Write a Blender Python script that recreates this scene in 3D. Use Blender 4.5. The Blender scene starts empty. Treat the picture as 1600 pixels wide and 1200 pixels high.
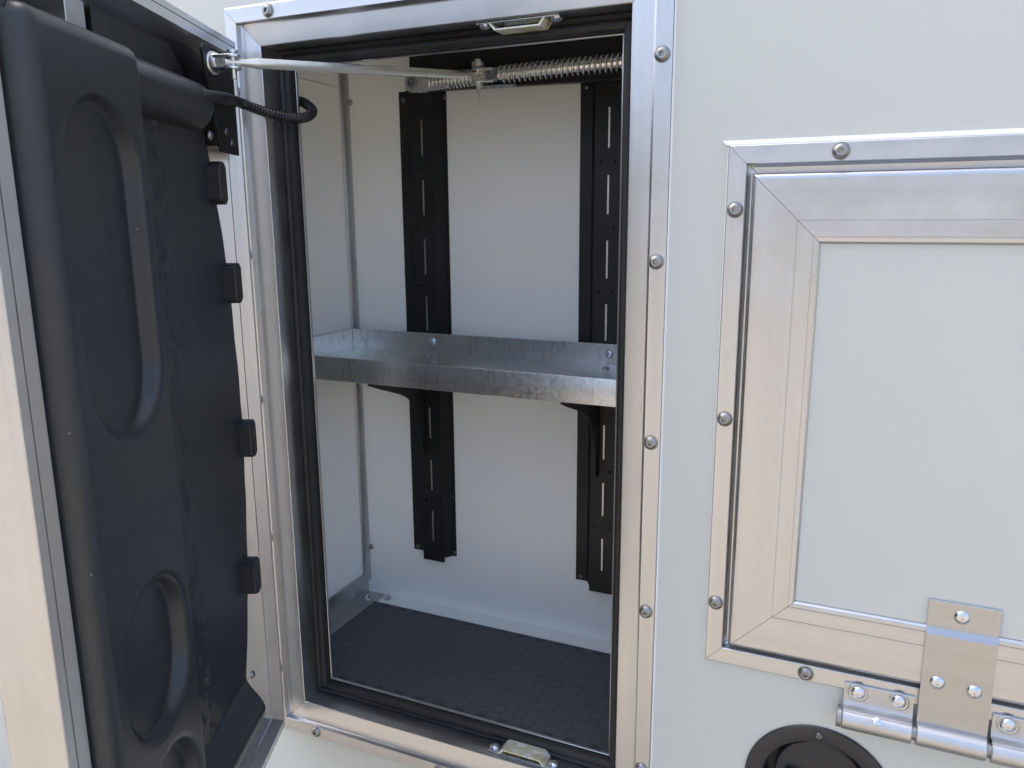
import bpy, math, random
import numpy as np
from mathutils import Vector, Matrix

# ------------------------------------------------------------------ camera, world, sun
S = bpy.context.scene
COL = S.collection
R_ = math.radians
cam_d = bpy.data.cameras.new("camera")
cam = bpy.data.objects.new("camera", cam_d)
COL.objects.link(cam)
S.camera = cam
CR = ((0.91115555, 0.41200117, -0.00711309),
      (0.07891752, -0.19141958, -0.9783305),
      (-0.40443489, 0.89084992, -0.20692712))
mw = Matrix.Identity(4)
for i in range(3):
    mw[i][0] = CR[0][i]
    mw[i][1] = -CR[1][i]
    mw[i][2] = -CR[2][i]
mw[1][3] = -0.8
cam.matrix_world = mw
cam_d.sensor_width = 36.0
cam_d.sensor_fit = 'HORIZONTAL'
cam_d.lens = 1251.0 / 1600.0 * 36.0
cam_d.clip_start = 0.01
cam_d.clip_end = 500.0

SUN_EL, SUN_AZ = R_(55), R_(-60)          # azimuth measured from +Y towards +X
w = bpy.data.worlds.new("World")
S.world = w
w.use_nodes = True
wn = w.node_tree
sky = wn.nodes.new("ShaderNodeTexSky")
sky.sky_type = 'NISHITA'
sky.sun_disc = False
sky.sun_elevation = SUN_EL
sky.sun_rotation = SUN_AZ
sky.dust_density = 7.0
sky.ozone_density = 0.4
sky.air_density = 0.8
bg = wn.nodes["Background"]
bg.inputs[1].default_value = 0.15
wn.links.new(sky.outputs[0], bg.inputs[0])
sun_d = bpy.data.lights.new("sun", 'SUN')
sun_d.energy = 2.2
sun_d.angle = R_(0.5)
sun_d.color = (1.0, 0.94, 0.86)
sun = bpy.data.objects.new("sun", sun_d)
COL.objects.link(sun)
sd = Vector((math.sin(SUN_AZ) * math.cos(SUN_EL), math.cos(SUN_AZ) * math.cos(SUN_EL), math.sin(SUN_EL)))
sun.rotation_euler = sd.to_track_quat('Z', 'Y').to_euler()
sun.location = sd * 8

S.view_settings.view_transform = 'Standard'
S.view_settings.look = 'None'
S.view_settings.gamma = 1.0
S.view_settings.use_curve_mapping = False
S.view_settings.exposure = 2.13
S.cycles.max_bounces = 10
S.cycles.diffuse_bounces = 6
S.cycles.glossy_bounces = 6

random.seed(4)

# ------------------------------------------------------------------ materials
def mat(name, col, rough=0.5, metal=0.0, spec=0.5, coat=0.0):
    m = bpy.data.materials.new(name)
    m.use_nodes = True
    b = m.node_tree.nodes["Principled BSDF"]
    b.inputs["Base Color"].default_value = (*col, 1)
    b.inputs["Roughness"].default_value = rough
    b.inputs["Metallic"].default_value = metal
    b.inputs["Specular IOR Level"].default_value = spec
    b.inputs["Coat Weight"].default_value = coat
    b.inputs["Coat Roughness"].default_value = 0.12
    return m, m.node_tree, b

def coords(nt, scale=(1, 1, 1), kind="Object"):
    tc = nt.nodes.new("ShaderNodeTexCoord")
    mp = nt.nodes.new("ShaderNodeMapping")
    mp.inputs["Scale"].default_value = scale
    nt.links.new(tc.outputs[kind], mp.inputs[0])
    return mp.outputs[0]

def noise(nt, vec, scale, detail=3, rough=0.55):
    n = nt.nodes.new("ShaderNodeTexNoise")
    n.inputs["Scale"].default_value = scale
    n.inputs["Detail"].default_value = detail
    n.inputs["Roughness"].default_value = rough
    nt.links.new(vec, n.inputs["Vector"])
    return n.outputs["Fac"]

def ramp(nt, fac, stops):
    r = nt.nodes.new("ShaderNodeValToRGB")
    el = r.color_ramp.elements
    while len(el) < len(stops):
        el.new(0.5)
    for e, (p, c) in zip(el, stops):
        e.position = p
        e.color = (*c, 1) if len(c) == 3 else c
    nt.links.new(fac, r.inputs[0])
    return r.outputs[0]

def remap(nt, fac, a, b, c, d):
    n = nt.nodes.new("ShaderNodeMapRange")
    for k, v in zip((1, 2, 3, 4), (a, b, c, d)):
        n.inputs[k].default_value = v
    nt.links.new(fac, n.inputs[0])
    return n.outputs[0]

def bump(nt, b, h, strength, dist=0.001, prev=None):
    n = nt.nodes.new("ShaderNodeBump")
    n.inputs["Strength"].default_value = strength
    n.inputs["Distance"].default_value = dist
    nt.links.new(h, n.inputs["Height"])
    if prev is not None:
        nt.links.new(prev, n.inputs["Normal"])
    nt.links.new(n.outputs[0], b.inputs["Normal"])
    return n.outputs[0]

def grey(v):
    return (v, v, v)

def aluminium(name, streak, tint=(0.605, 0.615, 0.63), r0=0.27, r1=0.40):
    m, nt, b = mat(name, tint, 0.3, 1.0)
    v = coords(nt, streak)
    st = noise(nt, v, 1.0, 4, 0.6)
    blot = noise(nt, coords(nt), 22.0, 4, 0.6)
    fine = noise(nt, coords(nt), 160.0, 2, 0.5)
    mx = nt.nodes.new("ShaderNodeMath"); mx.operation = 'ADD'
    nt.links.new(remap(nt, blot, .15, .85, r0 - .03, r1 + .03), mx.inputs[0])
    nt.links.new(remap(nt, st, .15, .85, -.05, .06), mx.inputs[1])
    nt.links.new(mx.outputs[0], b.inputs["Roughness"])
    mix = nt.nodes.new("ShaderNodeMix"); mix.data_type = 'RGBA'
    mix.inputs[6].default_value = (*[c * .87 for c in tint], 1)
    mix.inputs[7].default_value = (*tint, 1)
    ad = nt.nodes.new("ShaderNodeMath"); ad.operation = 'MULTIPLY'
    nt.links.new(remap(nt, blot, .15, .75, .1, 1), ad.inputs[0])
    nt.links.new(remap(nt, fine, .15, .7, .6, 1), ad.inputs[1])
    nt.links.new(ad.outputs[0], mix.inputs[0])
    lng = noise(nt, coords(nt, tuple(max(x * .10, 1.2) for x in streak)), 1.0, 3, .6)
    mx2 = nt.nodes.new("ShaderNodeMix"); mx2.data_type = 'RGBA'; mx2.blend_type = 'MULTIPLY'
    mx2.inputs[0].default_value = 1.0
    nt.links.new(mix.outputs[2], mx2.inputs[6])
    nt.links.new(ramp(nt, lng, [(.2, grey(.91)), (.8, grey(1.05))]), mx2.inputs[7])
    nt.links.new(mx2.outputs[2], b.inputs["Base Color"])
    p = bump(nt, b, st, 0.06, 0.0002)
    bump(nt, b, blot, 0.02, 0.0015, p)
    return m

ALU_X = aluminium("aluminium_drawn_across", (5, 700, 700))
ALU_Z = aluminium("aluminium_drawn_upright", (700, 700, 5))
ALU_BARE = aluminium("aluminium_sheet", (30, 30, 500), (0.54, 0.54, 0.535), 0.27, 0.36)

HINGEAL = aluminium("aluminium_hinge_leaf", (5, 700, 700), (0.50, 0.505, 0.51), 0.28, 0.40)

BARREL = aluminium("aluminium_dull_barrel", (5, 300, 300), (0.60, 0.60, 0.59), 0.40, 0.50)

def white_paint(name, col, rough, sc=260.0):
    m, nt, b = mat(name, col, rough, 0.0, 0.5, 0.0)
    n1 = noise(nt, coords(nt), 3.0, 4)
    n2 = noise(nt, coords(nt), sc, 2)
    c = ramp(nt, n1, [(.1, tuple(x * .95 for x in col)), (.9, tuple(x * 1.03 for x in col))])
    nt.links.new(c, b.inputs["Base Color"])
    nt.links.new(remap(nt, n1, .1, .9, rough - .05, rough + .05), b.inputs["Roughness"])
    bump(nt, b, n2, 0.03, 0.0006)
    return m

WHITE = white_paint("white_gelcoat", (0.565, 0.585, 0.54), 0.3)
LINER = white_paint("white_liner_sheet", (0.88, 0.885, 0.85), 0.33, 120.0)
SEALANT, _, _ = mat("white_sealant", (0.82, 0.82, 0.80), 0.45)

def plastic(name, col, rough, bs, bstr, dist=0.0006):
    m, nt, b = mat(name, col, rough)
    v = coords(nt)
    n2 = noise(nt, v, bs, 2, .5)
    n1 = noise(nt, v, 9.0, 4)
    nt.links.new(remap(nt, n1, .3, .7, rough - .05, rough + .07), b.inputs["Roughness"])
    bump(nt, b, n2, bstr, dist)
    sp = noise(nt, v, 260.0, 0, .5)
    mix = nt.nodes.new("ShaderNodeMix"); mix.data_type = 'RGBA'
    mix.inputs[6].default_value = (*col, 1)
    mix.inputs[7].default_value = (.22, .22, .21, 1)
    haze_ = remap(nt, noise(nt, v, 5.0, 5, .65), .42, .75, 0, .035)
    ad = nt.nodes.new("ShaderNodeMath"); ad.operation = 'ADD'
    nt.links.new(remap(nt, sp, .875, .90, 0, .8), ad.inputs[0])
    nt.links.new(haze_, ad.inputs[1])
    nt.links.new(ad.outputs[0], mix.inputs[0])
    nt.links.new(mix.outputs[2], b.inputs["Base Color"])
    return m

TRAY = plastic("black_grained_plastic", (0.024, 0.028, 0.032), 0.34, 900.0, 0.25, 0.0004)
RUBBER = plastic("black_seal_rubber", (0.013, 0.013, 0.014), 0.5, 300.0, 0.08)
POWDER = plastic("black_powder_coat", (0.005, 0.005, 0.006), 0.48, 700.0, 0.12, 0.0003)
BLACKPL = plastic("black_moulded_plastic", (0.026, 0.026, 0.028), 0.45, 500.0, 0.15, 0.0004)
MATRUB = plastic("charcoal_mat_rubber", (0.064, 0.070, 0.080), 0.55, 1200.0, 0.25, 0.0003)
MATGAP, _, _ = mat("mat_groove_rubber", (0.044, 0.048, 0.055), 0.7)
CONDUIT = plastic("black_conduit_plastic", (0.012, 0.012, 0.013), 0.38, 400.0, 0.05)
HOLE, _, _ = mat("dark_socket", (0.05, 0.05, 0.05), 0.6, 0.6)

def galvanised():
    m, nt, b = mat("galvanised_steel", (.6, .64, .67), .35, 1.0)
    v = coords(nt, (1, 1, 1))
    vo = nt.nodes.new("ShaderNodeTexVoronoi")
    vo.inputs["Scale"].default_value = 300.0
    nt.links.new(v, vo.inputs["Vector"])
    sep = nt.nodes.new("ShaderNodeSeparateColor")
    nt.links.new(vo.outputs["Color"], sep.inputs[0])
    c = ramp(nt, sep.outputs[0], [(.1, (.69, .69, .68)), (.9, (.77, .77, .76))])
    scr = noise(nt, coords(nt, (140, 140, 40)), 1.0, 6, .75)
    mix = nt.nodes.new("ShaderNodeMix"); mix.data_type = 'RGBA'
    nt.links.new(remap(nt, scr, .52, .68, 0, .75), mix.inputs[0])
    nt.links.new(c, mix.inputs[6])
    mix.inputs[7].default_value = (.36, .38, .40, 1)
    nt.links.new(mix.outputs[2], b.inputs["Base Color"])
    r1 = remap(nt, sep.outputs[1], 0, 1, .28, .36)
    nt.links.new(r1, b.inputs["Roughness"])
    bump(nt, b, noise(nt, v, 40.0, 3), .08, .001)
    return m
GALV = galvanised()

def steel(name, col, r, lo=.82, met=1.0):
    m, nt, b = mat(name, col, r, met)
    n = noise(nt, coords(nt), 180.0, 4)
    nt.links.new(remap(nt, n, .3, .7, r - .06 * (1 - lo) / .18, r + .12 * (1 - lo) / .18), b.inputs["Roughness"])
    c = ramp(nt, n, [(.25, tuple(x * lo for x in col)), (.6, col)])
    nt.links.new(c, b.inputs["Base Color"])
    return m
STAINLESS = steel("stainless_screw", (.37, .365, .36), .40)
DARKST = steel("blackened_screw", (.16, .16, .16), .35)
ZINC = steel("zinc_plated_steel", (.70, .73, .76), .24)
ROD = steel("yellow_zinc_rod", (.92, .92, .84), .24, .97, .72)
SPRING = steel("spring_steel", (.80, .82, .81), .26, .9, .78)
CAST = steel("bright_cast_steel", (.80, .80, .77), .42)

def grease():
    m, nt, b = mat("greasy_yellow_zinc", (.7, .68, .5), .35, .35)
    n = noise(nt, coords(nt), 70.0, 5, .65)
    c = ramp(nt, n, [(.3, (.55, .50, .26)), (.48, (.66, .64, .46)), (.56, (.72, .74, .70)), (.75, (.40, .42, .40))])
    nt.links.new(c, b.inputs["Base Color"])
    nt.links.new(remap(nt, n, .4, .6, .5, .1), b.inputs["Metallic"])
    bump(nt, b, n, .4, .002)
    return m
GREASE = grease()

def ground_mat():
    m, nt, b = mat("pale_concrete", (.4, .36, .3), .85)
    v = coords(nt)
    n = noise(nt, v, 1.3, 6, .6)
    n2 = noise(nt, v, 60.0, 4)
    c = ramp(nt, n, [(.3, (.130, .119, .101)), (.7, (.182, .168, .143))])
    nt.links.new(c, b.inputs["Base Color"])
    bump(nt, b, n2, .3, .004)
    return m
GROUND = ground_mat()

# ------------------------------------------------------------------ mesh helpers
class MB:
    def __init__(s):
        s.v, s.f = [], []
    def add(s, vs, fs):
        o = len(s.v)
        s.v += [tuple(p) for p in vs]
        s.f += [tuple(i + o for i in f) for f in fs]
        return s
    def box(s, x0, x1, y0, y1, z0, z1):
        vs = [(x, y, z) for z in (z0, z1) for y in (y0, y1) for x in (x0, x1)]
        return s.add(vs, [(0, 2, 3, 1), (4, 5, 7, 6), (0, 1, 5, 4), (2, 6, 7, 3), (0, 4, 6, 2), (1, 3, 7, 5)])
    def prism(s, poly, a, b, f):
        """poly: list of (p,q); f(p,q,t) -> xyz for t=a and t=b"""
        n = len(poly)
        vs = [f(p, q, a) for p, q in poly] + [f(p, q, b) for p, q in poly]
        fs = [tuple(range(n - 1, -1, -1)), tuple(range(n, 2 * n))]
        fs += [(i, (i + 1) % n, (i + 1) % n + n, i + n) for i in range(n)]
        return s.add(vs, fs)
    def lathe(s, prof, n=24, f=None, rot=0.0):
        """prof: (r,h); axis h along -y by default"""
        f = f or (lambda a, b, h: (a, -h, b))
        vs, fs = [], []
        for r, h in prof:
            for i in range(n):
                t = 2 * math.pi * i / n + rot
                vs.append(f(r * math.cos(t), r * math.sin(t), h))
        for j in range(len(prof) - 1):
            for i in range(n):
                k = (i + 1) % n
                fs.append((j * n + i, j * n + k, (j + 1) * n + k, (j + 1) * n + i))
        closed = prof[0] == prof[-1]
        if prof[0][0] > 1e-6 and not closed:
            fs.append(tuple(range(n - 1, -1, -1)))
        if prof[-1][0] > 1e-6 and not closed:
            fs.append(tuple((len(prof) - 1) * n + i for i in range(n)))
        return s.add(vs, fs)
    def tube(s, pts, rad, n=12, cap=True):
        pts = [Vector(p) for p in pts]
        m = len(pts)
        rads = rad if isinstance(rad, (list, tuple)) else [rad] * m
        up = None
        vs, fs = [], []
        for i, p in enumerate(pts):
            d = (pts[min(i + 1, m - 1)] - pts[max(i - 1, 0)]).normalized()
            if up is None:
                up = d.orthogonal().normalized()
            up = (up - d * up.dot(d)).normalized()
            sd_ = d.cross(up)
            for k in range(n):
                t = 2 * math.pi * k / n
                vs.append(p + (up * math.cos(t) + sd_ * math.sin(t)) * rads[i])
        for i in range(m - 1):
            for k in range(n):
                q = (k + 1) % n
                fs.append((i * n + k, i * n + q, (i + 1) * n + q, (i + 1) * n + k))
        if cap:
            fs.append(tuple(range(n - 1, -1, -1)))
            fs.append(tuple((m - 1) * n + k for k in range(n)))
        return s.add(vs, fs)
    def plate(s, u0, u1, v0, v1, holes, w0, w1, f):
        """flat plate with rectangular through holes; f(u,v,w)->xyz"""
        us = sorted({u0, u1, *[h[i] for h in holes for i in (0, 1)]})
        vs_ = sorted({v0, v1, *[h[i] for h in holes for i in (2, 3)]})
        nu, nv = len(us), len(vs_)
        def solid(i, j):
            if i < 0 or j < 0 or i >= nu - 1 or j >= nv - 1:
                return False
            cu, cv = (us[i] + us[i + 1]) / 2, (vs_[j] + vs_[j + 1]) / 2
            return not any(h[0] < cu < h[1] and h[2] < cv < h[3] for h in holes)
        V = [f(us[i], vs_[j], w) for w in (w0, w1) for j in range(nv) for i in range(nu)]
        I = lambda i, j, k: k * nu * nv + j * nu + i
        F = []
        for j in range(nv - 1):
            for i in range(nu - 1):
                if not solid(i, j):
                    continue
                F.append((I(i, j, 0), I(i + 1, j, 0), I(i + 1, j + 1, 0), I(i, j + 1, 0)))
                F.append((I(i, j + 1, 1), I(i + 1, j + 1, 1), I(i + 1, j, 1), I(i, j, 1)))
                if not solid(i - 1, j): F.append((I(i, j, 0), I(i, j + 1, 0), I(i, j + 1, 1), I(i, j, 1)))
                if not solid(i + 1, j): F.append((I(i + 1, j + 1, 0), I(i + 1, j, 0), I(i + 1, j, 1), I(i + 1, j + 1, 1)))
                if not solid(i, j - 1): F.append((I(i + 1, j, 0), I(i, j, 0), I(i, j, 1), I(i + 1, j, 1)))
                if not solid(i, j + 1): F.append((I(i, j + 1, 0), I(i + 1, j + 1, 0), I(i + 1, j + 1, 1), I(i, j + 1, 1)))
        return s.add(V, F)
    def mesh(s, name, smooth=40):
        me = bpy.data.meshes.new(name)
        me.from_pydata(s.v, [], s.f)
        import bmesh
        bm = bmesh.new(); bm.from_mesh(me)
        bmesh.ops.recalc_face_normals(bm, faces=bm.faces)
        bm.to_mesh(me); bm.free()
        if smooth:
            me.polygons.foreach_set("use_smooth", [True] * len(me.polygons))
            me.set_sharp_from_angle(angle=R_(smooth))
        me.update()
        return me

WORLD = {}
def link(o, parent=None, local=False):
    COL.objects.link(o)
    base = Matrix.LocRotScale(o.location, o.rotation_euler, o.scale)
    if parent is not None:
        o.parent = parent
        if local:
            WORLD[o.name] = WORLD[parent.name] @ base
        else:
            o.matrix_parent_inverse = WORLD[parent.name].inverted()
            WORLD[o.name] = base
    else:
        WORLD[o.name] = base
    return o

def put(name, mb, material, parent=None, bevel=0.0, smooth=40, loc=None, rot=None, local=False, seg=2):
    me = mb.mesh(name, smooth) if isinstance(mb, MB) else mb
    if isinstance(mb, MB):
        me.materials.append(material)
    o = bpy.data.objects.new(name, me)
    if loc is not None: o.location = loc
    if rot is not None: o.rotation_euler = rot
    link(o, parent, local)
    if bevel:
        b = o.modifiers.new("edge", 'BEVEL')
        b.width = bevel; b.segments = seg; b.limit_method = 'ANGLE'; b.angle_limit = R_(40)
        b.harden_normals = True
    if smooth in (25, 30) and not bevel:
        wn_ = o.modifiers.new("flat", 'WEIGHTED_NORMAL')
        wn_.weight = 90; wn_.keep_sharp = True
    return o

def tag(o, label, cat, group=None):
    o["label"] = label; o["category"] = cat
    if group: o["group"] = group
    return o

def thing(name, label, cat, loc, rotz=0.0, group=None):
    o = bpy.data.objects.new(name, None)
    o.empty_display_size = 0.03
    o.location = loc; o.rotation_euler = (0, 0, rotz)
    link(o)
    return tag(o, label, cat, group)

def rails(x0, x1, z0, z1, prof, sides="LRTB", gap=0.00025):
    """four mitred rails round a rectangle; prof: closed loop of (u inward, y)"""
    out = {}
    n = len(prof)
    def build(pa, pb):
        vs = pa + pb
        fs = [tuple(range(n)), tuple(range(2 * n - 1, n - 1, -1))]
        fs += [(i, i + n, (i + 1) % n + n, (i + 1) % n) for i in range(n)]
        return MB().add(vs, fs)
    g = gap
    for sd_ in sides:
        if sd_ == 'B': out[sd_] = build([(x0 + u + g, y, z0 + u) for u, y in prof], [(x1 - u - g, y, z0 + u) for u, y in prof])
        if sd_ == 'T': out[sd_] = build([(x0 + u + g, y, z1 - u) for u, y in prof], [(x1 - u - g, y, z1 - u) for u, y in prof])
        if sd_ == 'L': out[sd_] = build([(x0 + u, y, z0 + u + g) for u, y in prof], [(x0 + u, y, z1 - u - g) for u, y in prof])
        if sd_ == 'R': out[sd_] = build([(x1 - u, y, z0 + u + g) for u, y in prof], [(x1 - u, y, z1 - u - g) for u, y in prof])
    return out

def arc(cx, cy, r, a0, a1, n=5):
    return [(cx + r * math.cos(R_(a0 + (a1 - a0) * i / n)), cy + r * math.sin(R_(a0 + (a1 - a0) * i / n))) for i in range(n + 1)]

# shared fasteners (axis towards -y)
def button_head(r, h):
    m = MB()
    m.lathe([(0, h * .35), (r * .30, h * .35), (r * .34, h * .97), (r * .55, h), (r * .8, h * .72), (r * .97, h * .3), (r, 0.0), (r, -.001)], 20)
    # two-piece washer burr under the head
    m.lathe([(r * 1.08, -.0004), (r * 1.08, .0004), (r * .9, .0005)], 20)
    return m
def pan_head(r, h, hexa=True):
    m = MB()
    m.lathe([(0, h * .45), (r * .18, h * .45), (r * .2, h * .98), (r * .5, h * .95), (r * .8, h * .75), (r, h * .25), (r, -.0005)], 18)
    for a in (0.35, 0.35 + math.pi / 2):
        c, s_ = math.cos(a), math.sin(a)
        poly = [(-r * .5, -r * .07), (r * .5, -r * .07), (r * .5, r * .07), (-r * .5, r * .07)]
        m.prism([(p * c - q * s_, p * s_ + q * c) for p, q in poly], h * .6, h * 1.01, lambda p, q, t: (p, -t, q))
    return m
def hex_bolt(r, h):
    m = MB()
    m.lathe([(r * 1.45, 0), (r * 1.45, h * .2), (r * 1.1, h * .25)], 20)
    m.lathe([(r, h * .2), (r, h * .85), (r * .85, h)], 6)
    m.lathe([(r * .5, h * .9), (r * .5, h * 1.25), (r * .4, h * 1.35)], 12)
    return m
SCREW = button_head(.0074, .0042).mesh("frame_screw", 35); SCREW.materials.append(STAINLESS)
PAN = pan_head(.0066, .0036).mesh("pan_screw", 35); PAN.materials.append(ZINC)
PANB = pan_head(.0050, .003).mesh("rail_screw", 35); PANB.materials.append(STAINLESS)
PAND = pan_head(.0046, .0026).mesh("dark_screw", 35); PAND.materials.append(DARKST)
NUT = hex_bolt(.0052, .006).mesh("hex_bolt", 35); NUT.materials.append(ZINC)

def screw(me, parent, loc, rot=(0, 0, 0), name="screw", local=False):
    return put(name, me, None, parent, loc=loc, rot=(rot[0], rot[1] + random.uniform(-1, 1) * (1 if rot[0] == 0 and rot[2] == 0 else 0), rot[2]), local=local)

# ------------------------------------------------------------------ the setting
g = put("ground", MB().box(-60, 60, -60, 60, -1.75, -1.5), GROUND)
g["kind"] = "structure"

# body side wall with two openings and a round port hole
PORT = (-0.0145, -0.593, 0.074, 0.056)
PH = (PORT[0] - .10, PORT[0] + .10, PORT[1] - .10, PORT[1] + .10)
OPEN = (-.722, -.2070, -.7035, .2280)
CLOS = (-.121, .435, -.4540, .0470)
wall = MB()
f_wall = lambda u, v, t: (u, t, v)
wall.plate(-3.2, 2.8, -1.05, 1.35, [OPEN, CLOS, PH], 0.0, 0.012, f_wall)
N = 48
pr = .062
sq, ci = [], []
for i in range(N):
    t = 2 * math.pi * i / N + math.pi / 4
    c, s_ = math.cos(t), math.sin(t)
    k = .10 / max(abs(c), abs(s_))
    sq.append((PORT[0] + c * k, PORT[1] + s_ * k)); ci.append((PORT[0] + c * pr, PORT[1] + s_ * pr))
vv = [(p, 0.0, q) for p, q in sq + ci] + [(p, .012, q) for p, q in sq + ci]
ff = []
for i in range(N):
    k = (i + 1) % N
    ff += [(i, k, N + k, N + i), (2 * N + i, 3 * N + i, 3 * N + k, 2 * N + k), (N + i, N + k, 3 * N + k, 3 * N + i)]
wall.add(vv, ff)
wt = thing("body_wall", "smooth white body side panel around both aluminium door openings", "wall panel", (-.2, 0, -1.05))
put("side_panel", wall, WHITE, wt, smooth=0)
put("roof_panel", MB().box(-3.2, 2.8, .0125, 2.2, 1.33, 1.35), WHITE, wt)
put("underside_panel", MB().box(-3.2, 2.8, .0125, 2.2, -1.05, -1.03), POWDER, wt)
put("far_panel", MB().box(-3.2, 2.8, 2.2, 2.22, -1.05, 1.35), WHITE, wt)
put("end_panel", MB().box(-3.22, -3.2, 0, 2.22, -1.05, 1.35), WHITE, wt)
put("end_panel", MB().box(2.8, 2.82, 0, 2.22, -1.05, 1.35), WHITE, wt)

# ------------------------------------------------------------------ frame of the open compartment
FX0, FX1, FZ0, FZ1 = -.7365, -.1925, -.718, .2425
prof = [(0, -.0002), (0, -.0034), (.0008, -.0040), (.0164, -.0040), (.0172, -.0034), (.0174, .0015)]
prof += [(.0180, .0030), (.0195, .0040), (.0215, .0044), (.0290, .0048), (.0424, .0064), (.0432, .0070), (.0435, .0080)]
prof += [(.0435, .0400), (.0606, .0470), (.0606, .0500), (.0155, .0500), (.0155, -.0002)]
fr = thing("compartment_surround", "mill aluminium frame with rivets and black seal around the open compartment", "door frame", (-.4645, 0, FZ0))
for sd_, mb in rails(FX0, FX1, FZ0, FZ1, prof).items():
    o = put("frame_rail", mb, ALU_X if sd_ in "TB" else ALU_Z, fr, smooth=25)
# ribbed rubber seal: base, two ribs, bulb
def seal_prof(d=0.0):
    p = [(.0437, .0400 + d), (.0437, .0365), (.0450, .0350), (.0475, .0346), (.0490, .0358), (.0500, .0372), (.0512, .0360), (.0530, .0348)]
    p += [(.0560, .0345), (.0588, .0358), (.0602, .0385), (.0606, .0420), (.0606, .0475)]
    return p
for sd_, mb in rails(FX0, FX1, FZ0, FZ1, seal_prof()).items():
    o = put("door_seal", mb, RUBBER, fr, smooth=30)
# bright edge trim inside the seal
tp = [(.0609, .0485), (.0609, .0455), (.0614, .0444), (.0624, .0440), (.0632, .0444), (.0636, .0455), (.0634, .0470), (.0626, .0485)]
for sd_, mb in rails(FX0, FX1, FZ0, FZ1, tp, gap=0).items():
    put("edge_trim", mb, ALU_X if sd_ in "TB" else ALU_Z, fr, smooth=30)
for z in (.148, -.0473, -.235, -.4275, -.624):
    screw(SCREW, fr, (-.2021, -.0040, z))
    screw(SCREW, fr, (-.7280, -.0040, z))
for x in (-.670, -.47, -.28):
    screw(SCREW, fr, (x, -.0040, .2342))
for x in (-.668, -.47, -.28):
    screw(SCREW, fr, (x, -.0040, -.7095))
def bead(x0, x1, z0, z1, a, b):
    m = MB()
    p = [(-a, -.0001), (-a * .7, -.0012), (-.0003, -b), (-.0001, -.0001)]
    return rails(x0, x1, z0, z1, p, gap=-.0005)
for sd_, mb in bead(FX0, FX1, FZ0, FZ1, .0022, .0016).items():
    put("sealant_bead", mb, SEALANT, fr, smooth=30)

# ------------------------------------------------------------------ compartment lining
LX0, LX1, LY, LZ0, LZ1 = -.797, -.135, .315, -.668, .268
li = thing("compartment_lining", "white sheet lining inside the open compartment behind the shelf", "lining", (-.466, .17, LZ0))
put("back_panel", MB().box(LX0 - .01, LX1 + .01, LY, LY + .008, LZ0 - .01, LZ1 + .01), LINER, li)
put("side_panel", MB().box(LX0 - .008, LX0, .0125, LY - .0003, LZ0 - .01, .1985), LINER, li)
put("side_panel", MB().box(LX0 - .008, LX0 - .0004, .0125, LY - .0003, .1995, LZ1 + .01), LINER, li)
put("side_panel", MB().box(LX1, LX1 + .008, .0125, LY - .0003, LZ0 - .01, LZ1 + .01), LINER, li)
put("ceiling_panel", MB().box(LX0, LX1, .0125, LY - .0003, LZ1, LZ1 + .008), LINER, li)
put("floor_panel", MB().box(LX0, LX1, .0530, LY - .0003, LZ0 - .008, LZ0), LINER, li)
# corner strip down the back left corner
cs = MB().prism([(LX0 + .0002, LY - .0002), (LX0 + .0002, LY - .012), (LX0 + .002, LY - .012), (LX0 + .010, LY - .002), (LX0 + .010, LY - .0002)], -.640, .262, lambda p, q, t: (p, q, t))
put("corner_strip", cs, ALU_Z, li, bevel=.0003)
# rear ledge and left kick angle
lp = [(LY - .0003, LZ0 + .0003), (LY - .0003, LZ0 + .0052), (LY - .031, LZ0 + .0052), (LY - .031, LZ0 + .0003)]
put("rear_ledge", MB().prism(lp, LX0 + .046, LX1 - .001, lambda p, q, t: (t, p, q)), LINER, li, bevel=.0006)
ka = [(LX0 + .0003, LZ0 + .0003), (LX0 + .036, LZ0 + .0003), (LX0 + .036, LZ0 + .0030), (LX0 + .0035, LZ0 + .0030), (LX0 + .0030, LZ0 + .040), (LX0 + .0003, LZ0 + .040)]
put("kick_angle", MB().prism(ka, .056, LY - .0005, lambda p, q, t: (p, t, q)), ALU_BARE, li, bevel=.0005)
screw(NUT, li, (-.742, .298, LZ0 + .0052), (R_(-90), 0, 0), "bolt")
screw(NUT, li, (-.779, .290, LZ0 + .0030), (R_(-90), 0, 0), "bolt")
screw(PANB, li, (-.7857, .3148, .1766))
screw(PANB, li, (-.7847, .3148, -.578))

# ------------------------------------------------------------------ hexagon rubber mat
mt = thing("floor_mat", "charcoal rubber mat with hexagon pattern on the compartment floor", "mat", (-.45, .17, LZ0))
MX0, MX1, MY0, MY1 = LX0 + .0365, LX1 - .002, .058, LY - .0315
put("mat_base", MB().box(MX0, MX1, MY0, MY1, LZ0 + .0004, LZ0 + .0036), MATGAP, mt)
HR = .0108
cells = []
dx, dy = HR * 1.5, HR * math.sqrt(3)
i = 0
x = MX0 + HR
while x < MX1 - HR * .9:
    y = MY0 + dy / 2 + (dy / 2 if i % 2 else 0)
    while y < MY1 - dy * .45:
        cells.append((x, y)); y += dy
    x += dx; i += 1
hexm = MB().lathe([(HR * .985, .0), (HR * .97, .0006), (HR * .92, .0008)], 6, lambda a, b, h: (a, b, h)).mesh("hexagon", 30)
hexm.materials.append(MATRUB)
cells.sort(key=lambda c: (c[0] < -.74) * 1 + (c[0] > -.24) * 2 + c[1])
for c in cells[:300]:
    put("hexagon", hexm, None, mt, loc=(c[0], c[1], LZ0 + .0035))
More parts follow.
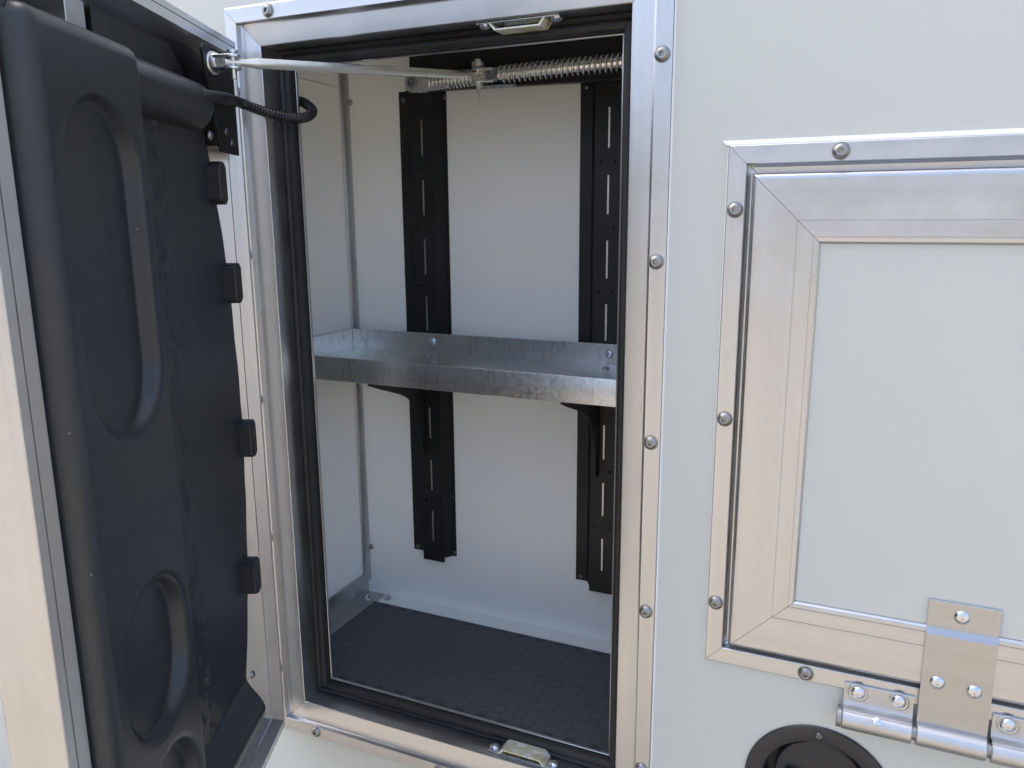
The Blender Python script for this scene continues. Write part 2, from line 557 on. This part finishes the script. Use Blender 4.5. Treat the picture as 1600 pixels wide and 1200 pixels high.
if len(cells) > 300:
    rest = MB()
    for cx, cy in cells[300:]:
        rest.lathe([(HR * .985, .0), (HR * .97, .0006), (HR * .92, .0008)], 6, lambda a, b, h: (a + cx, b + cy, h + LZ0 + .0035))
    o = put("hexagons", rest, MATRUB, mt, smooth=30)
    o["kind"] = "stuff"

# ------------------------------------------------------------------ slotted uprights
def upright(dx_, label, group=None):
    t = thing("slotted_upright", label, "mounting rail", (-.652 + dx_, .313, -.575))
    zt, zb = .186, -.574
    holes = []
    zc = .116
    while zc > zb + .03:
        holes.append((-.6490 + dx_, -.6458 + dx_, max(zc - .0267, zb + .02), zc + .0267))
        zh = zc + .0448
        for hx in (-.6575, -.6375):
            holes.append((hx - .0016 + dx_, hx + .0016 + dx_, zh - .0020, zh + .0020))
        zc -= .0897
    holes = [h for h in holes if h[2] > zb + .004]
    for hx in (-.6575, -.6375):
        holes.append((hx - .0016 + dx_, hx + .0016 + dx_, zb + .016, zb + .020))
    f = lambda u, v, t_: (u, t_, v)
    put("web", MB().plate(-.667 + dx_, -.627 + dx_, zb, zt, holes, .2995, .3012, f), POWDER, t, smooth=0)
    for h in holes:  # bright strips added behind the long slots to lighten the dark gaps
        if h[3] - h[2] > .01:
            put("slot_brightener", MB().box(h[0] - .001, h[1] + .001, .3014, .3022, h[2] - .001, h[3] + .001), CAST, t)
    for nm, a, b, c, d in (("left", -.667, -.675, -.694, 1), ("right", -.627, -.619, -.611, -1)):
        q = [(a + dx_, .2996), (a + dx_, .3012), (b + d * .0004 + dx_, .3148), (c + dx_, .3148), (c + dx_, .3133), (b - d * .0008 + dx_, .3133)]
        put("flange", MB().prism(q, zb + .008, zt, lambda p, r, t_: (p, r, t_)), POWDER, t, smooth=0, bevel=.0004)
    for sx in (-.6855, -.6150):
        screw(PAND, t, (sx + dx_, .3133, .1735))
        screw(PAND, t, (sx + dx_, .3133, -.5600))
    return t
upright(0, "black slotted steel upright on the back wall, the one closer to the hinged door", "slotted uprights")
upright(.297, "black slotted steel upright on the back wall, partly behind the riveted frame post", "slotted uprights")

# ------------------------------------------------------------------ shelf
SX0, SX1, SY0, SY1 = -.790, -.145, .128, .2975
sh = thing("metal_shelf", "galvanised steel shelf with upturned rims across the compartment", "shelf", (-.466, .21, -.234))
ft = .0014
put("shelf_pan", MB().box(SX0, SX1, SY0 + .002, SY1, -.2170, -.2156), GALV, sh, bevel=.0004)
fp = [(SY0, -.2334), (SY0, -.1995), (SY0 + .0003, -.1989), (SY0 + .0014, -.1989), (SY0 + .0016, -.1995), (SY0 + .0016, -.2322), (SY0 + .013, -.2322), (SY0 + .013, -.2338), (SY0 + .0005, -.2338)]
put("front_rim", MB().prism(fp, SX0 - .001, SX1 + .001, lambda p, q, t: (t, p, q)), GALV, sh, bevel=.0003)
put("rear_rim", MB().box(SX0, SX1, SY1 + .0002, SY1 + .0016, -.2172, -.1838), GALV, sh, bevel=.0004)
put("side_rim", MB().box(SX0 - .0016, SX0 - .0002, SY0 + .003, SY1 + .0010, -.2172, -.1845), GALV, sh, bevel=.0004)
put("side_rim", MB().box(SX1 + .0002, SX1 + .0016, SY0 + .003, SY1 + .0010, -.2172, -.1845), GALV, sh, bevel=.0004)
screw(PAN, sh, (-.6375, SY1 + .0002, -.1967))
screw(PAN, sh, (-.343, SY1 + .0002, -.1982))
screw(PANB, sh, (-.6354, .276, -.2156), (R_(-90), 0, 0))
screw(PANB, sh, (-.3408, .275, -.2156), (R_(-90), 0, 0))

def bracket(x, label):
    t = thing("shelf_bracket", label, "bracket", (x, .29, -.385), group="shelf brackets")
    top = -.2342
    poly = [(.1415, top), (.1415, -.2400), (.165, -.2490), (.200, -.2610), (.228, -.2710), (.246, -.2800), (.258, -.2900), (.268, -.3040), (.276, -.3220), (.281, -.3430), (.284, -.3650), (.287, -.3800), (.2915, -.3850), (.2985, -.3850), (.2985, top)]
    put("gusset", MB().prism(poly, x - .0012, x + .0012, lambda p, q, s_: (s_, p, q)), POWDER, t, bevel=.0004)
    put("top_flange", MB().box(x + .0013, x + .016, .1425, .2975, top - .0018, top), POWDER, t, bevel=.0004)
    return t
bracket(-.655, "black curved steel bracket carrying the shelf on the upright closer to the hinged door")
bracket(-.358, "black curved steel bracket carrying the shelf beside the riveted frame post")

# ------------------------------------------------------------------ black rail with spring guide
A = Vector((-.6260, .2350, 0)); B = Vector((-.200, .2822, 0))
ax = (B - A).normalized(); nx = Vector((ax.y, -ax.x, 0))
bar = thing("spring_guide", "black steel rail with two coil springs on a bright guide rod under the ceiling", "spring stay", (A.x, A.y, .172))
def on(t, o_, z):
    p = A + ax * t + nx * o_
    return (p.x, p.y, z)
L = (B - A).length
put("rail", MB().prism([(0, 0), (L, 0), (L, -.012), (0, -.012)], .172, .2675, lambda p, q, t: on(p, q, t)), POWDER, bar, bevel=.0008)
put("rail_lip", MB().prism([(0, .0004), (L, .0004), (L, .014), (0, .014)], .1700, .1722, lambda p, q, t: on(p, q, t)), POWDER, bar, bevel=.0004)
def axp(t, dz=0): return on(t, .0165, .1795 + .0215 * t / .29 * .5 + dz)
# end lug
lug = MB()
lp_ = arc(0, 0, .0125, 90, 270, 10) + [(.012, -.0125), (.052, -.0085), (.052, -.0050), (.030, -.0030), (.018, .006), (.012, .0125)]
lug.prism([(p, q) for p, q in lp_], .0205, .0255, lambda p, q, t: on(.016 + p, t, .1795 + q))
put("end_lug", lug, CAST, bar, bevel=.0008)
e = MB().lathe([(0, .0022), (.0025, .0022), (.0030, .0052), (.0055, .0048), (.0078, .0020), (.0082, 0), (.0082, -.004)], 20)
put("pivot_bolt", e, STAINLESS, bar, loc=on(.016, .0258, .1795), rot=(0, 0, math.atan2(ax.y, ax.x)))
put("lug_back", MB().prism(arc(0, 0, .0105, 90, 270, 8) + [(.014, -.0105), (.014, .0105)], .004, .0200, lambda p, q, t: on(.016 + p, t, .1795 + q)), CAST, bar, bevel=.0006)
put("guide_rod", MB().tube([axp(.030), axp(.22), axp(L - .004)], .0074, 18), ROD, bar)
def coil(t0, t1, turns, r, wr, n=16):
    pts = []
    m = int(turns * n)
    zax = Vector((0, 0, 1))
    for k in range(m + 1):
        t = t0 + (t1 - t0) * k / m
        a = 2 * math.pi * k / n
        c = Vector(axp(t))
        pts.append(c + nx * (r * math.cos(a)) + zax * (r * math.sin(a)))
    return MB().tube(pts, wr, 7)
put("coil_spring", coil(.036, .108, 13, .0106, .0014), SPRING, bar, smooth=60)
put("coil_spring", coil(.142, L - .01, 38, .0108, .0014), SPRING, bar, smooth=60)
blk = MB()
blk.prism([(.122, .006), (.141, .006), (.141, .026), (.122, .026)], axp(.13)[2] - .0085, axp(.13)[2] + .0085, lambda p, q, t: on(p, q, t))
put("slide_block", blk, ZINC, bar, bevel=.0012)
zc0 = axp(.115)[2]
for dz in (-.0095, .0062):
    put("fork_plate", MB().prism([(.106, .010), (.125, .006), (.134, .006), (.134, .027), (.113, .034), (.106, .030)], zc0 + dz, zc0 + dz + .0032, lambda p, q, t: on(p, q, t)), ZINC, bar, bevel=.0006)
put("slide_plate", MB().prism([(.110, .020), (.165, .020), (.165, .0217), (.110, .0217)], zc0 - .0165, zc0 - .0125, lambda p, q, t: on(p, q, t)), ZINC, bar, bevel=.0004)

# ------------------------------------------------------------------ open door
TH = 0.414793113
H0 = Vector((-.70376, -.01764, 0))
SS = Vector((math.sin(TH), -math.cos(TH), 0)); NN = Vector((math.cos(TH), math.sin(TH), 0))
DW, DZ0, DZ1 = .4855, -.6995, .2005
door = thing("open_door", "aluminium framed door swung open with black plastic tray on its inner face", "door", (H0.x, H0.y, 0), -(math.pi / 2 - TH))
dprof = [(0, 0)]
dprof = [(.0006, -.0048), (.0078, -.0030), (.0080, -.0044), (.0090, -.0042), (.0092, -.0026), (.0196, 0.0), (.0204, -.0008), (.0290, -.0125), (.0288, -.0135), (.0296, -.0146), (.0470, -.0400), (.0470, -.0430), (.010, -.0505), (.004, -.0500), (0.0, -.0460), (0.0, -.0056)]
for sd_, mb in rails(0, DW, DZ0, DZ1, dprof).items():
    put("frame_rail", mb, ALU_X if sd_ in "TB" else ALU_Z, door, smooth=25, local=True)
put("skin_panel", MB().box(.0475, DW - .0475, -.0430, -.0405, DZ0 + .0475, DZ1 - .0475), ALU_BARE, door, local=True)

# moulded tray as a dense shaped sheet
def sstep(a, b, x):
    t = np.clip((x - a) / (b - a), 0, 1)
    return t * t * (3 - 2 * t)
TZ0, TZ1, TS1 = -.600, .137, .4615
zs = np.concatenate([np.linspace(TZ0, TZ0 + .02, 14)[:-1], np.linspace(TZ0 + .02, .085, 360)[:-1], np.linspace(.085, TZ1, 46)])
tt = np.concatenate([np.linspace(0, .02, 5)[:-1], np.linspace(.02, .57, 60)[:-1], np.linspace(.57, .95, 110)[:-1], np.linspace(.95, 1, 22)])
ZZ, TT = np.meshgrid(zs, tt, indexing='ij')
edge = .053 + .055 * ((ZZ + .2) / .32) ** 2 * np.where(ZZ > -.2, 1.0, .82)
edge = edge + .013 + .0016 * np.sin(ZZ * 55) * np.cos(ZZ * 23) + .003 * np.maximum(0, np.sin(ZZ * 420)) * (ZZ > .065)
SSg = edge + TT * (TS1 - edge)
base = -.008 - .003 * np.exp(-((TT - .0) / .03) ** 2)
# gentle wavy relief in the recessed sheet
wav = .0011 * np.sin(ZZ * 130 + 9 * np.sin(SSg * 40)) * np.exp(-((SSg - .245) / .022) ** 2) * np.where(ZZ < .05, 1, .3)
rg = np.random.default_rng(7)
def vnoise(u, v):
    G = rg.random((400, 400))
    iu, iv = np.floor(u).astype(int), np.floor(v).astype(int)
    fu, fv = u - iu, v - iv
    fu, fv = fu * fu * (3 - 2 * fu), fv * fv * (3 - 2 * fv)
    g_ = lambda a, b: G[a % 400, b % 400]
    return (g_(iu, iv) * (1 - fu) + g_(iu + 1, iv) * fu) * (1 - fv) + (g_(iu, iv + 1) * (1 - fu) + g_(iu + 1, iv + 1) * fu) * fv
emb = vnoise((SSg + 2) * 150, (ZZ + 2) * 95 + SSg * 40)
emb = .0022 * sstep(.58, .74, emb) * np.exp(-((SSg - .240) / .020) ** 2)
nn_ = base + wav * .5 + emb
# top ridge
q = (ZZ - .1125) / .0245
tube = -.008 + .0250 * np.sqrt(np.clip(1 - q * q, 0, 1))
endr = np.clip((SSg - .122) / .03, 0, 1)
tube = -.008 + (tube + .008) * np.sqrt(np.clip(1 - (1 - endr) ** 2, 0, 1))
nn_ = np.maximum(nn_, tube)
# bottom ledge
led = -.008 + .024 * sstep(-.548, -.586, ZZ)
nn_ = np.maximum(nn_, led)
# storage box along the free edge
boxh = -.008 + .026 * sstep(.300, .3115, SSg)
nn_ = np.maximum(nn_, boxh)
def stadium(s, z, c, z0, z1, hw):
    zt_ = np.clip(z, z0 + hw, z1 - hw)
    return hw - np.sqrt((s - c) ** 2 + (z - zt_) ** 2)
for z0, z1 in ((-.176, .092), (-.442, -.298), (-.588, -.458)):
    d = stadium(SSg, ZZ, .3785, z0, z1, .0605)
    depth = .0030 + .0105 * np.clip((.440 - SSg) / .118, 0, 1)
    nn_ = nn_ - depth * sstep(.0010, .0085, d) - .0014 * sstep(-.0035, .0010, d) * np.clip((.440 - SSg) / .118, 0, 1)
# rounded outer edges
rad = .0135
ds = np.clip(SSg - (TS1 - rad), 0, rad)
dz = np.clip(ZZ - (TZ1 - rad), 0, rad) + np.clip((TZ0 + rad) - ZZ, 0, rad)
dd = np.minimum(np.sqrt(ds ** 2 + dz ** 2), rad)
drop = rad - np.sqrt(np.maximum(rad ** 2 - dd ** 2, 0))
nn_ = nn_ - drop * np.where(SSg > .305, 1, .6)
nz, ns = ZZ.shape
verts = np.stack([SSg, nn_, ZZ], -1).reshape(-1, 3)
idx = np.arange(nz * ns).reshape(nz, ns)
quads = np.stack([idx[:-1, :-1], idx[:-1, 1:], idx[1:, 1:], idx[1:, :-1]], -1).reshape(-1, 4)
loop = list(idx[0, :]) + list(idx[1:, -1]) + list(idx[-1, -2::-1]) + list(idx[-2:0:-1, 0])
sk = verts[loop].copy(); sk[:, 1] = np.where(sk[:, 0] < .13, sk[:, 1] - .006, -.0423)
o0 = len(verts)
nl = len(loop)
skf = [(loop[i], o0 + i, o0 + (i + 1) % nl, loop[(i + 1) % nl]) for i in range(nl)]
tm = bpy.data.meshes.new("storage_tray")
tm.from_pydata(np.vstack([verts, sk]).tolist(), [], quads.tolist() + skf)
import bmesh
bm = bmesh.new(); bm.from_mesh(tm); bmesh.ops.recalc_face_normals(bm, faces=bm.faces); bm.to_mesh(tm); bm.free()
tm.polygons.foreach_set("use_smooth", [True] * len(tm.polygons))
tm.set_sharp_from_angle(angle=R_(60))
tm.materials.append(TRAY)
tray = put("storage_tray", tm, None, door, local=True)
tray["label"] = "moulded black plastic tray with long oval recesses"
# clips on the hinge side edge of the tray
def clip_mesh():
    m = MB()
    m.prism([(-.002, -.019), (.004, -.024), (.012, -.024), (.0165, -.019), (.0165, .019), (.012, .022), (.003, .022), (-.002, .016)], -.008, .011, lambda p, q, t: (p, t, q))
    return m
cm = clip_mesh().mesh("clip", 40); cm.materials.append(BLACKPL)
rib = MB().prism([(.017, -.021), (.023, -.019), (.023, .017), (.017, .019)], -.006, .0125, lambda p, q, t: (p, t, q)).mesh("clip_rib", 40)
rib.materials.append(BLACKPL)
for z, s0 in ((.037, .080), (-.074, .056), (-.262, .047), (-.430, .070)):
    c = put("edge_clip", cm, None, door, bevel=.002, loc=(s0 + .011, -.006, z), local=True)
    put("clip_rib", rib, None, c, bevel=.002, local=True)
screw(PANB, door, (.112, -.002, .085), (0, 0, R_(180)), local=True)
screw(PANB, door, (.112, -.004, -.552), (0, 0, R_(180)), local=True)
# black gusset above the tray, black hinge plate that carries the stay
put("gusset_plate", MB().prism([(.128, .120), (.128, .148), (.160, .1695), (.306, .1695), (.306, .120)], -.0400, -.0180, lambda p, q, t: (p, t, q)), POWDER, door, bevel=.0008, local=True)
put("stiffener", MB().prism([(.316, .110), (.316, .1690), (.345, .1690), (.345, .110)], -.0400, -.0180, lambda p, q, t: (p, t, q)), ALU_BARE, door, bevel=.001, local=True)
put("plate_web", MB().box(.060, .100, -.0402, .0004, .075, .150), POWDER, door, local=True, bevel=.0005)
plate = put("stay_plate", MB().prism([(.040, .069), (.040, .168), (.046, .176), (.124, .176), (.130, .170), (.095, .069)], .0006, .0040, lambda p, q, t: (p, t, q)), POWDER, door, bevel=.0008, local=True)
for p, q in ((.078, .092), (.062, .081), (.088, .165)):
    screw(PAND, plate, (p, .0040, q), (0, 0, R_(180)), local=True)

# ------------------------------------------------------------------ stay rod from door to slide
P0 = H0 + SS * .116 + NN * .030; P0.z = .1575; P1 = Vector(on(.112, .0225, zc0 + .0005))
rd = (P1 - P0).normalized()
stay = thing("stay_rod", "bright zinc stay rod joining the open door to the spring guide", "stay rod", tuple(P0))
pts = [P0 - rd * .010, P0 + rd * .014, P0 + rd * .020, P0 + rd * .026, P0 + rd * .0275, P0 + rd * .05, P1 - rd * .06, P1 - rd * .0415, P1 - rd * .040, P1 - rd * .030, P1 - rd * .022, P1 + rd * .010]
put("rod", MB().tube(pts, [.0034, .0036, .0046, .0053, .0055, .0055, .0055, .0055, .0053, .0048, .0038, .0036], 18), ROD, stay, smooth=50)
side = rd.cross(Vector((0, 0, 1))).normalized()
def eye(c, a, b, r=.0095, ext=.0, mat_=ZINC, name="eye", par=stay, dirv=rd):
    sdv = dirv.cross(Vector((0, 0, 1))).normalized()
    poly = arc(0, 0, r, 90, 270, 10) + ([(ext, -r), (ext, r)] if ext else arc(0, 0, r, 270, 450, 10)[1:-1])
    m = MB().prism(poly, a, b, lambda p, q, t: tuple(c + dirv * p + sdv * q + Vector((0, 0, t))))
    return put(name, m, mat_, par, bevel=.0007)
# door side clevis: fork points from the plate on the door to the pin
pl = H0 + SS * .107 + NN * .004
cd = (Vector((pl.x, pl.y, 0)) - Vector((P0.x, P0.y, 0))).normalized()
P0f = Vector((P0.x, P0.y, P0.z))
eye(P0f, .0046, .0074, .0085, (Vector((pl.x, pl.y, 0)) - Vector((P0.x, P0.y, 0))).length - .008, ZINC, "clevis_plate", stay, cd)
eye(P0f, -.0074, -.0046, .0085, (Vector((pl.x, pl.y, 0)) - Vector((P0.x, P0.y, 0))).length - .008, ZINC, "clevis_plate", stay, cd)
put("clevis_pin", MB().lathe([(0, -.0165), (.0030, -.0165), (.0034, -.0150), (.0034, .0095), (.0058, .0095), (.0058, .0118), (0, .0125)], 16, lambda a, b, h: (P0.x + a, P0.y + b, P0.z + h)), ZINC, stay)
swp = Vector((pl.x, pl.y, P0.z + .001))
def along(c, d, prof_, n=20):
    u = d.orthogonal().normalized(); v = d.cross(u)
    return MB().lathe(prof_, n, lambda a, b, h: tuple(c + u * a + v * b + d * h))
put("swivel_base", along(swp, -cd, [(0, -.003), (.0105, -.003), (.0118, -.001), (.0118, .0035), (.0100, .0048), (.0100, .0080), (.0078, .0112), (0, .0118)]), CAST, stay, smooth=35)
put("slide_pin", MB().lathe([(0, -.0190), (.0036, -.0190), (.0036, .0110), (.0085, .0110), (.0085, .0165), (.0048, .0170), (.0048, .0205), (0, .0205)], 16, lambda a, b, h: (P1.x + a, P1.y + b, P1.z + h)), CAST, stay)
put("split_pin", MB().tube([(P1.x, P1.y - .004, P1.z - .016), (P1.x + .0015, P1.y - .004, P1.z - .022), (P1.x + .0030, P1.y - .004, P1.z - .024), (P1.x + .0032, P1.y - .004, P1.z - .034)], .0008, 6), CAST, stay)
put("pin_collar", MB().lathe([(.0036, -.0120), (.0075, -.0120), (.0075, -.0060), (.0036, -.0060)], 16, lambda a, b, h: (P1.x + a, P1.y + b, P1.z + h)), CAST, stay)

# ------------------------------------------------------------------ corrugated conduit
def catmull(P, k=14):
    P = [Vector(p) for p in P]
    P = [2 * P[0] - P[1]] + P + [2 * P[-1] - P[-2]]
    out = []
    for i in range(1, len(P) - 2):
        for j in range(k):
            t = j / k
            out.append(.5 * ((2 * P[i]) + (P[i + 1] - P[i - 1]) * t + (2 * P[i - 1] - 5 * P[i] + 4 * P[i + 1] - P[i + 2]) * t * t + (3 * P[i] - P[i - 1] - 3 * P[i + 1] + P[i + 2]) * t ** 3))
    out.append(P[-2])
    return out
d0 = H0 + SS * .165 + NN * .012; d1 = H0 + SS * .120 + NN * .016
cp = catmull([(d0.x, d0.y, .118), (d1.x, d1.y, .122), (-.700, -.030, .1315), (-.6725, .0, .1187), (-.650, .022, .1165), (-.6520, .045, .1270), (-.684, .068, .142), (-.715, .078, .148)], 60)
seg = [0.0]
for k in range(1, len(cp)): seg.append(seg[-1] + (cp[k] - cp[k - 1]).length)
nst = int(seg[-1] / .0007)
cq = []; k = 0
for j in range(nst + 1):
    d_ = seg[-1] * j / nst
    while k < len(seg) - 2 and seg[k + 1] < d_: k += 1
    cq.append(cp[k].lerp(cp[k + 1], (d_ - seg[k]) / max(seg[k + 1] - seg[k], 1e-9)))
cp = cq
rr = [.0058 + (.0005 if (k % 5) in (1, 2) else (.0002 if k % 5 in (0, 3) else -.0003)) for k in range(len(cp))]
tag(put("cable_conduit", MB().tube(cp, rr, 14), CONDUIT, smooth=70), "black corrugated cable conduit looping from the open door round the seal", "conduit")

# ------------------------------------------------------------------ striker plates
def striker(zc_, up, label):
    t = thing("latch_striker", label, "striker plate", (-.361, .024, zc_), group="latch strikers")
    f = lambda p, q, s_: (p, q, zc_ + up * s_)
    x0, x1 = -.4085, -.3140
    put("base_plate", MB().prism([(x0, .0135), (x1, .0135), (x1, .0335), (x0, .0335)], .0003, .0018, f), ZINC, t, bevel=.0004)
    bp = [(-.3930, .0019), (-.3865, .0098), (-.3345, .0098), (-.3285, .0019), (-.3310, .0019), (-.3362, .0080), (-.3848, .0080), (-.3905, .0019)]
    put("striker_loop", MB().prism([(p, q) for p, q in bp], .0115, .0345, lambda p, q, s_: (p, s_, zc_ + up * q)), GREASE, t, bevel=.0005)
    put("striker_lip", MB().prism([(-.3850, .0345), (-.3365, .0345), (-.3365, .0357), (-.3850, .0357)], .0022, .0096, f), GREASE, t, bevel=.0004)
    for sx in (-.4020, -.3205):
        screw(PAN, t, (sx, .0235, zc_ + up * .0018), (R_(-90) if up > 0 else R_(90), 0, 0))
striker(FZ1 - .0435, -1, "greasy latch striker under the top rail of the open compartment")
striker(FZ0 + .0435, 1, "greasy latch striker on the sill of the open compartment")

# ------------------------------------------------------------------ closed door on the right
CX0, CX1, CZ0, CZ1 = -.1360, .4500, -.4690, .0620
cf = thing("closed_door_frame", "mitred aluminium flange with screws around the closed door", "door frame", (.157, 0, CZ0))
cprof = [(0, -.0002), (0, -.0034), (.0008, -.0040), (.0166, -.0040), (.0174, -.0032), (.0176, .0060), (.0200, .0075), (.0400, .0090), (.0400, .0300), (.0160, .0300), (.0160, -.0002)]
for sd_, mb in rails(CX0, CX1, CZ0, CZ1, cprof).items():
    put("frame_rail", mb, ALU_X if sd_ in "TB" else ALU_Z, cf, smooth=25)
for sd_, mb in bead(CX0, CX1, CZ0, CZ1, .0016, .0014).items():
    if sd_ != 'T': put("sealant_bead", mb, SEALANT, cf, smooth=30)
put("sealant_bead", rails(CX0, CX1, CZ0, CZ1, [(-.0048, -.0001), (-.0042, -.0016), (-.0015, -.0034), (-.0002, -.0034), (-.0002, -.0001)], "T", -.002)['T'], SEALANT, cf, smooth=40)
for x, z in ((-.0377, .0535), (.16, .0535), (.36, .0535), (-.1275, .0029), (-.1275, -.2019), (-.1275, -.4014), (-.0342, -.4608), (.36, -.4608), (.4415, -.2), (.4415, .0), (.4415, -.4)):
    screw(SCREW, cf, (x, -.0040, z))

cdr = thing("closed_door", "closed door with white panel and wide mitred aluminium border", "door", (.157, 0, -.4465))
DX0, DX1, EZ0, EZ1 = -.1130, .4270, -.4465, .0360
yf = -.0085
eprof = [(0, .0070), (0, yf + .0065)] + arc(.0055, yf + .0055, .0055, 180, 270, 4)
eprof = [(p, q) for p, q in eprof]
eprof += [(.0425, yf), (.0427, yf + .0006), (.0432, yf + .0006), (.0434, yf), (.0572, yf), (.0574, yf + .0007), (.0580, yf + .0007), (.0582, yf), (.0600, yf), (.0620, yf + .0006), (.0636, yf + .0022), (.0642, yf + .0046), (.0642, .0070)]
for sd_, mb in rails(DX0, DX1, EZ0, EZ1, eprof).items():
    put("border_rail", mb, ALU_X if sd_ in "TB" else ALU_Z, cdr, smooth=25)
put("door_panel", MB().box(DX0 + .0630, DX1 - .0630, -.0045, .0070, EZ0 + .0630, EZ1 - .0630), WHITE, cdr)

# hinge below the closed door
hg = thing("door_hinge", "long aluminium barrel hinge screwed below the closed door", "hinge", (.1, -.012, -.505))
HC = (-.0150, -.4925); HRd = .0112
def leaf_prof():
    y0 = -.0089
    p = [(y0 + .0046, -.3560), (y0 + .0020, -.3556), (y0 + .0012, -.3570), (y0 + .0012, -.3800), (y0 - .0008, -.3850), (y0 - .0034, -.3885), (y0 - .0036, -.3920), (y0 - .0036, -.4760)]
    p += [(y0 - .0050, -.4840), (HC[0] - HRd * .92, HC[1] + HRd * .35), (HC[0], HC[1]), (y0 - .0004, -.4800), (y0 - .0004, -.3910), (y0 - .0004, -.3880), (y0 + .0040, -.3826)]
    return p
put("hinge_leaf", MB().prism(leaf_prof(), .0690, .1280, lambda p, q, t: (t, p, q)), HINGEAL, hg, smooth=30)
for x, z, yy in ((.0971, -.3686, -.0077), (.0825, -.4366, -.0125), (.1133, -.4383, -.0125)):
    screw(PAN, hg, (x, yy, z))
def knuckle(a, b, name="knuckle"):
    return put(name, MB().lathe([(HRd - .0008, a), (HRd, a + .0008), (HRd, b - .0008), (HRd - .0008, b)], 36, lambda p, q, h: (h, HC[0] + p, HC[1] + q)), BARREL, hg, smooth=35)
knuckle(.0690, .1280)
def fixed(a, b, sx):
    knuckle(a, b)
    lf = [(-.0042, -.4600), (-.0062, -.4600), (-.0066, -.4606), (-.0066, -.4765), (-.0090, -.4815), (HC[0] - .006, HC[1] + .0098), (HC[0], HC[1]), (-.0042, HC[1] - .004)]
    l_ = put("fixed_leaf", MB().prism(lf, a, b, lambda p, q, t: (t, p, q)), BARREL, hg, smooth=30)
    for x in sx:
        put("screw_boss", MB().lathe([(.0062, 0), (.0062, .0006), (.0086, .0010), (.0096, .0004), (.0096, -.0005)], 24), ALU_BARE, hg, loc=(x, -.0066, -.4682), smooth=40)
        screw(PAN, hg, (x, -.0068, -.4682))
    xm = (a + b) / 2
    gd = Vector((0, -.80, .60)).normalized()
    gp = Vector((xm, HC[0] - HRd * .78, HC[1] + HRd * .62))
    put("grease_nipple", along(gp, gd, [(.0042, -.002), (.0042, .0036), (.0026, .0044), (.0026, .0058), (.0038, .0070), (.0036, .0092), (.0014, .0100), (.0010, .0085), (0, .0085)], 14), ZINC, hg, smooth=35)
fixed(.0030, .0655, (.0158, .0524))
fixed(.1315, .1945, (.1442, .1815))
fixed(.2600, .3225, (.2730, .3095))
put("hinge_leaf", MB().prism(leaf_prof(), .1980, .2565, lambda p, q, t: (t, p, q)), HINGEAL, hg, smooth=30)
knuckle(.1980, .2565)
for x, z, yy in ((.227, -.3686, -.0077), (.212, -.4366, -.0125), (.243, -.4383, -.0125)):
    screw(PAN, hg, (x, yy, z))
put("hinge_pin", MB().lathe([(.0098, -.0022), (.0104, -.0016), (.0104, .0026), (.0072, .0027), (.0072, .3280), (.0104, .3281), (.0104, .3310)], 24, lambda p, q, h: (h, HC[0] + p, HC[1] + q)), STAINLESS, hg, smooth=35)

# ------------------------------------------------------------------ round black port
pt = thing("round_port", "round black plastic port with screwed rim below the hinge", "port", (PORT[0], 0, PORT[1] - PORT[2]))
f = lambda a, b, h: (PORT[0] + a, -h, PORT[1] + b)
put("rim", MB().lathe([(.0600, .0002), (.0735, .0002), (.0740, .0012), (.0728, .0030), (.0700, .0036), (.0590, .0040), (.0568, .0032), (.0560, .0010), (.0540, -.0300), (.0555, -.0300), (.0580, -.0005), (.0600, .0002)], 72, f), BLACKPL, pt, smooth=35)
put("cup", MB().lathe([(.0538, -.0300), (.0538, -.0330), (0, -.0330)], 48, f), BLACKPL, pt, smooth=35)
put("cap", MB().lathe([(.0450, -.0325), (.0450, -.0190), (.0435, -.0170), (0, -.0150)], 48, f), BLACKPL, pt, smooth=35)
put("cap_grip", MB().box(PORT[0] - .034, PORT[0] + .034, .0090, .0155, PORT[1] - .007, PORT[1] + .007), BLACKPL, pt, bevel=.002)
for a in (92, -28, 212):
    screw(PAND, pt, (PORT[0] + .0645 * math.cos(R_(a)), -.0036, PORT[1] + .0645 * math.sin(R_(a))))
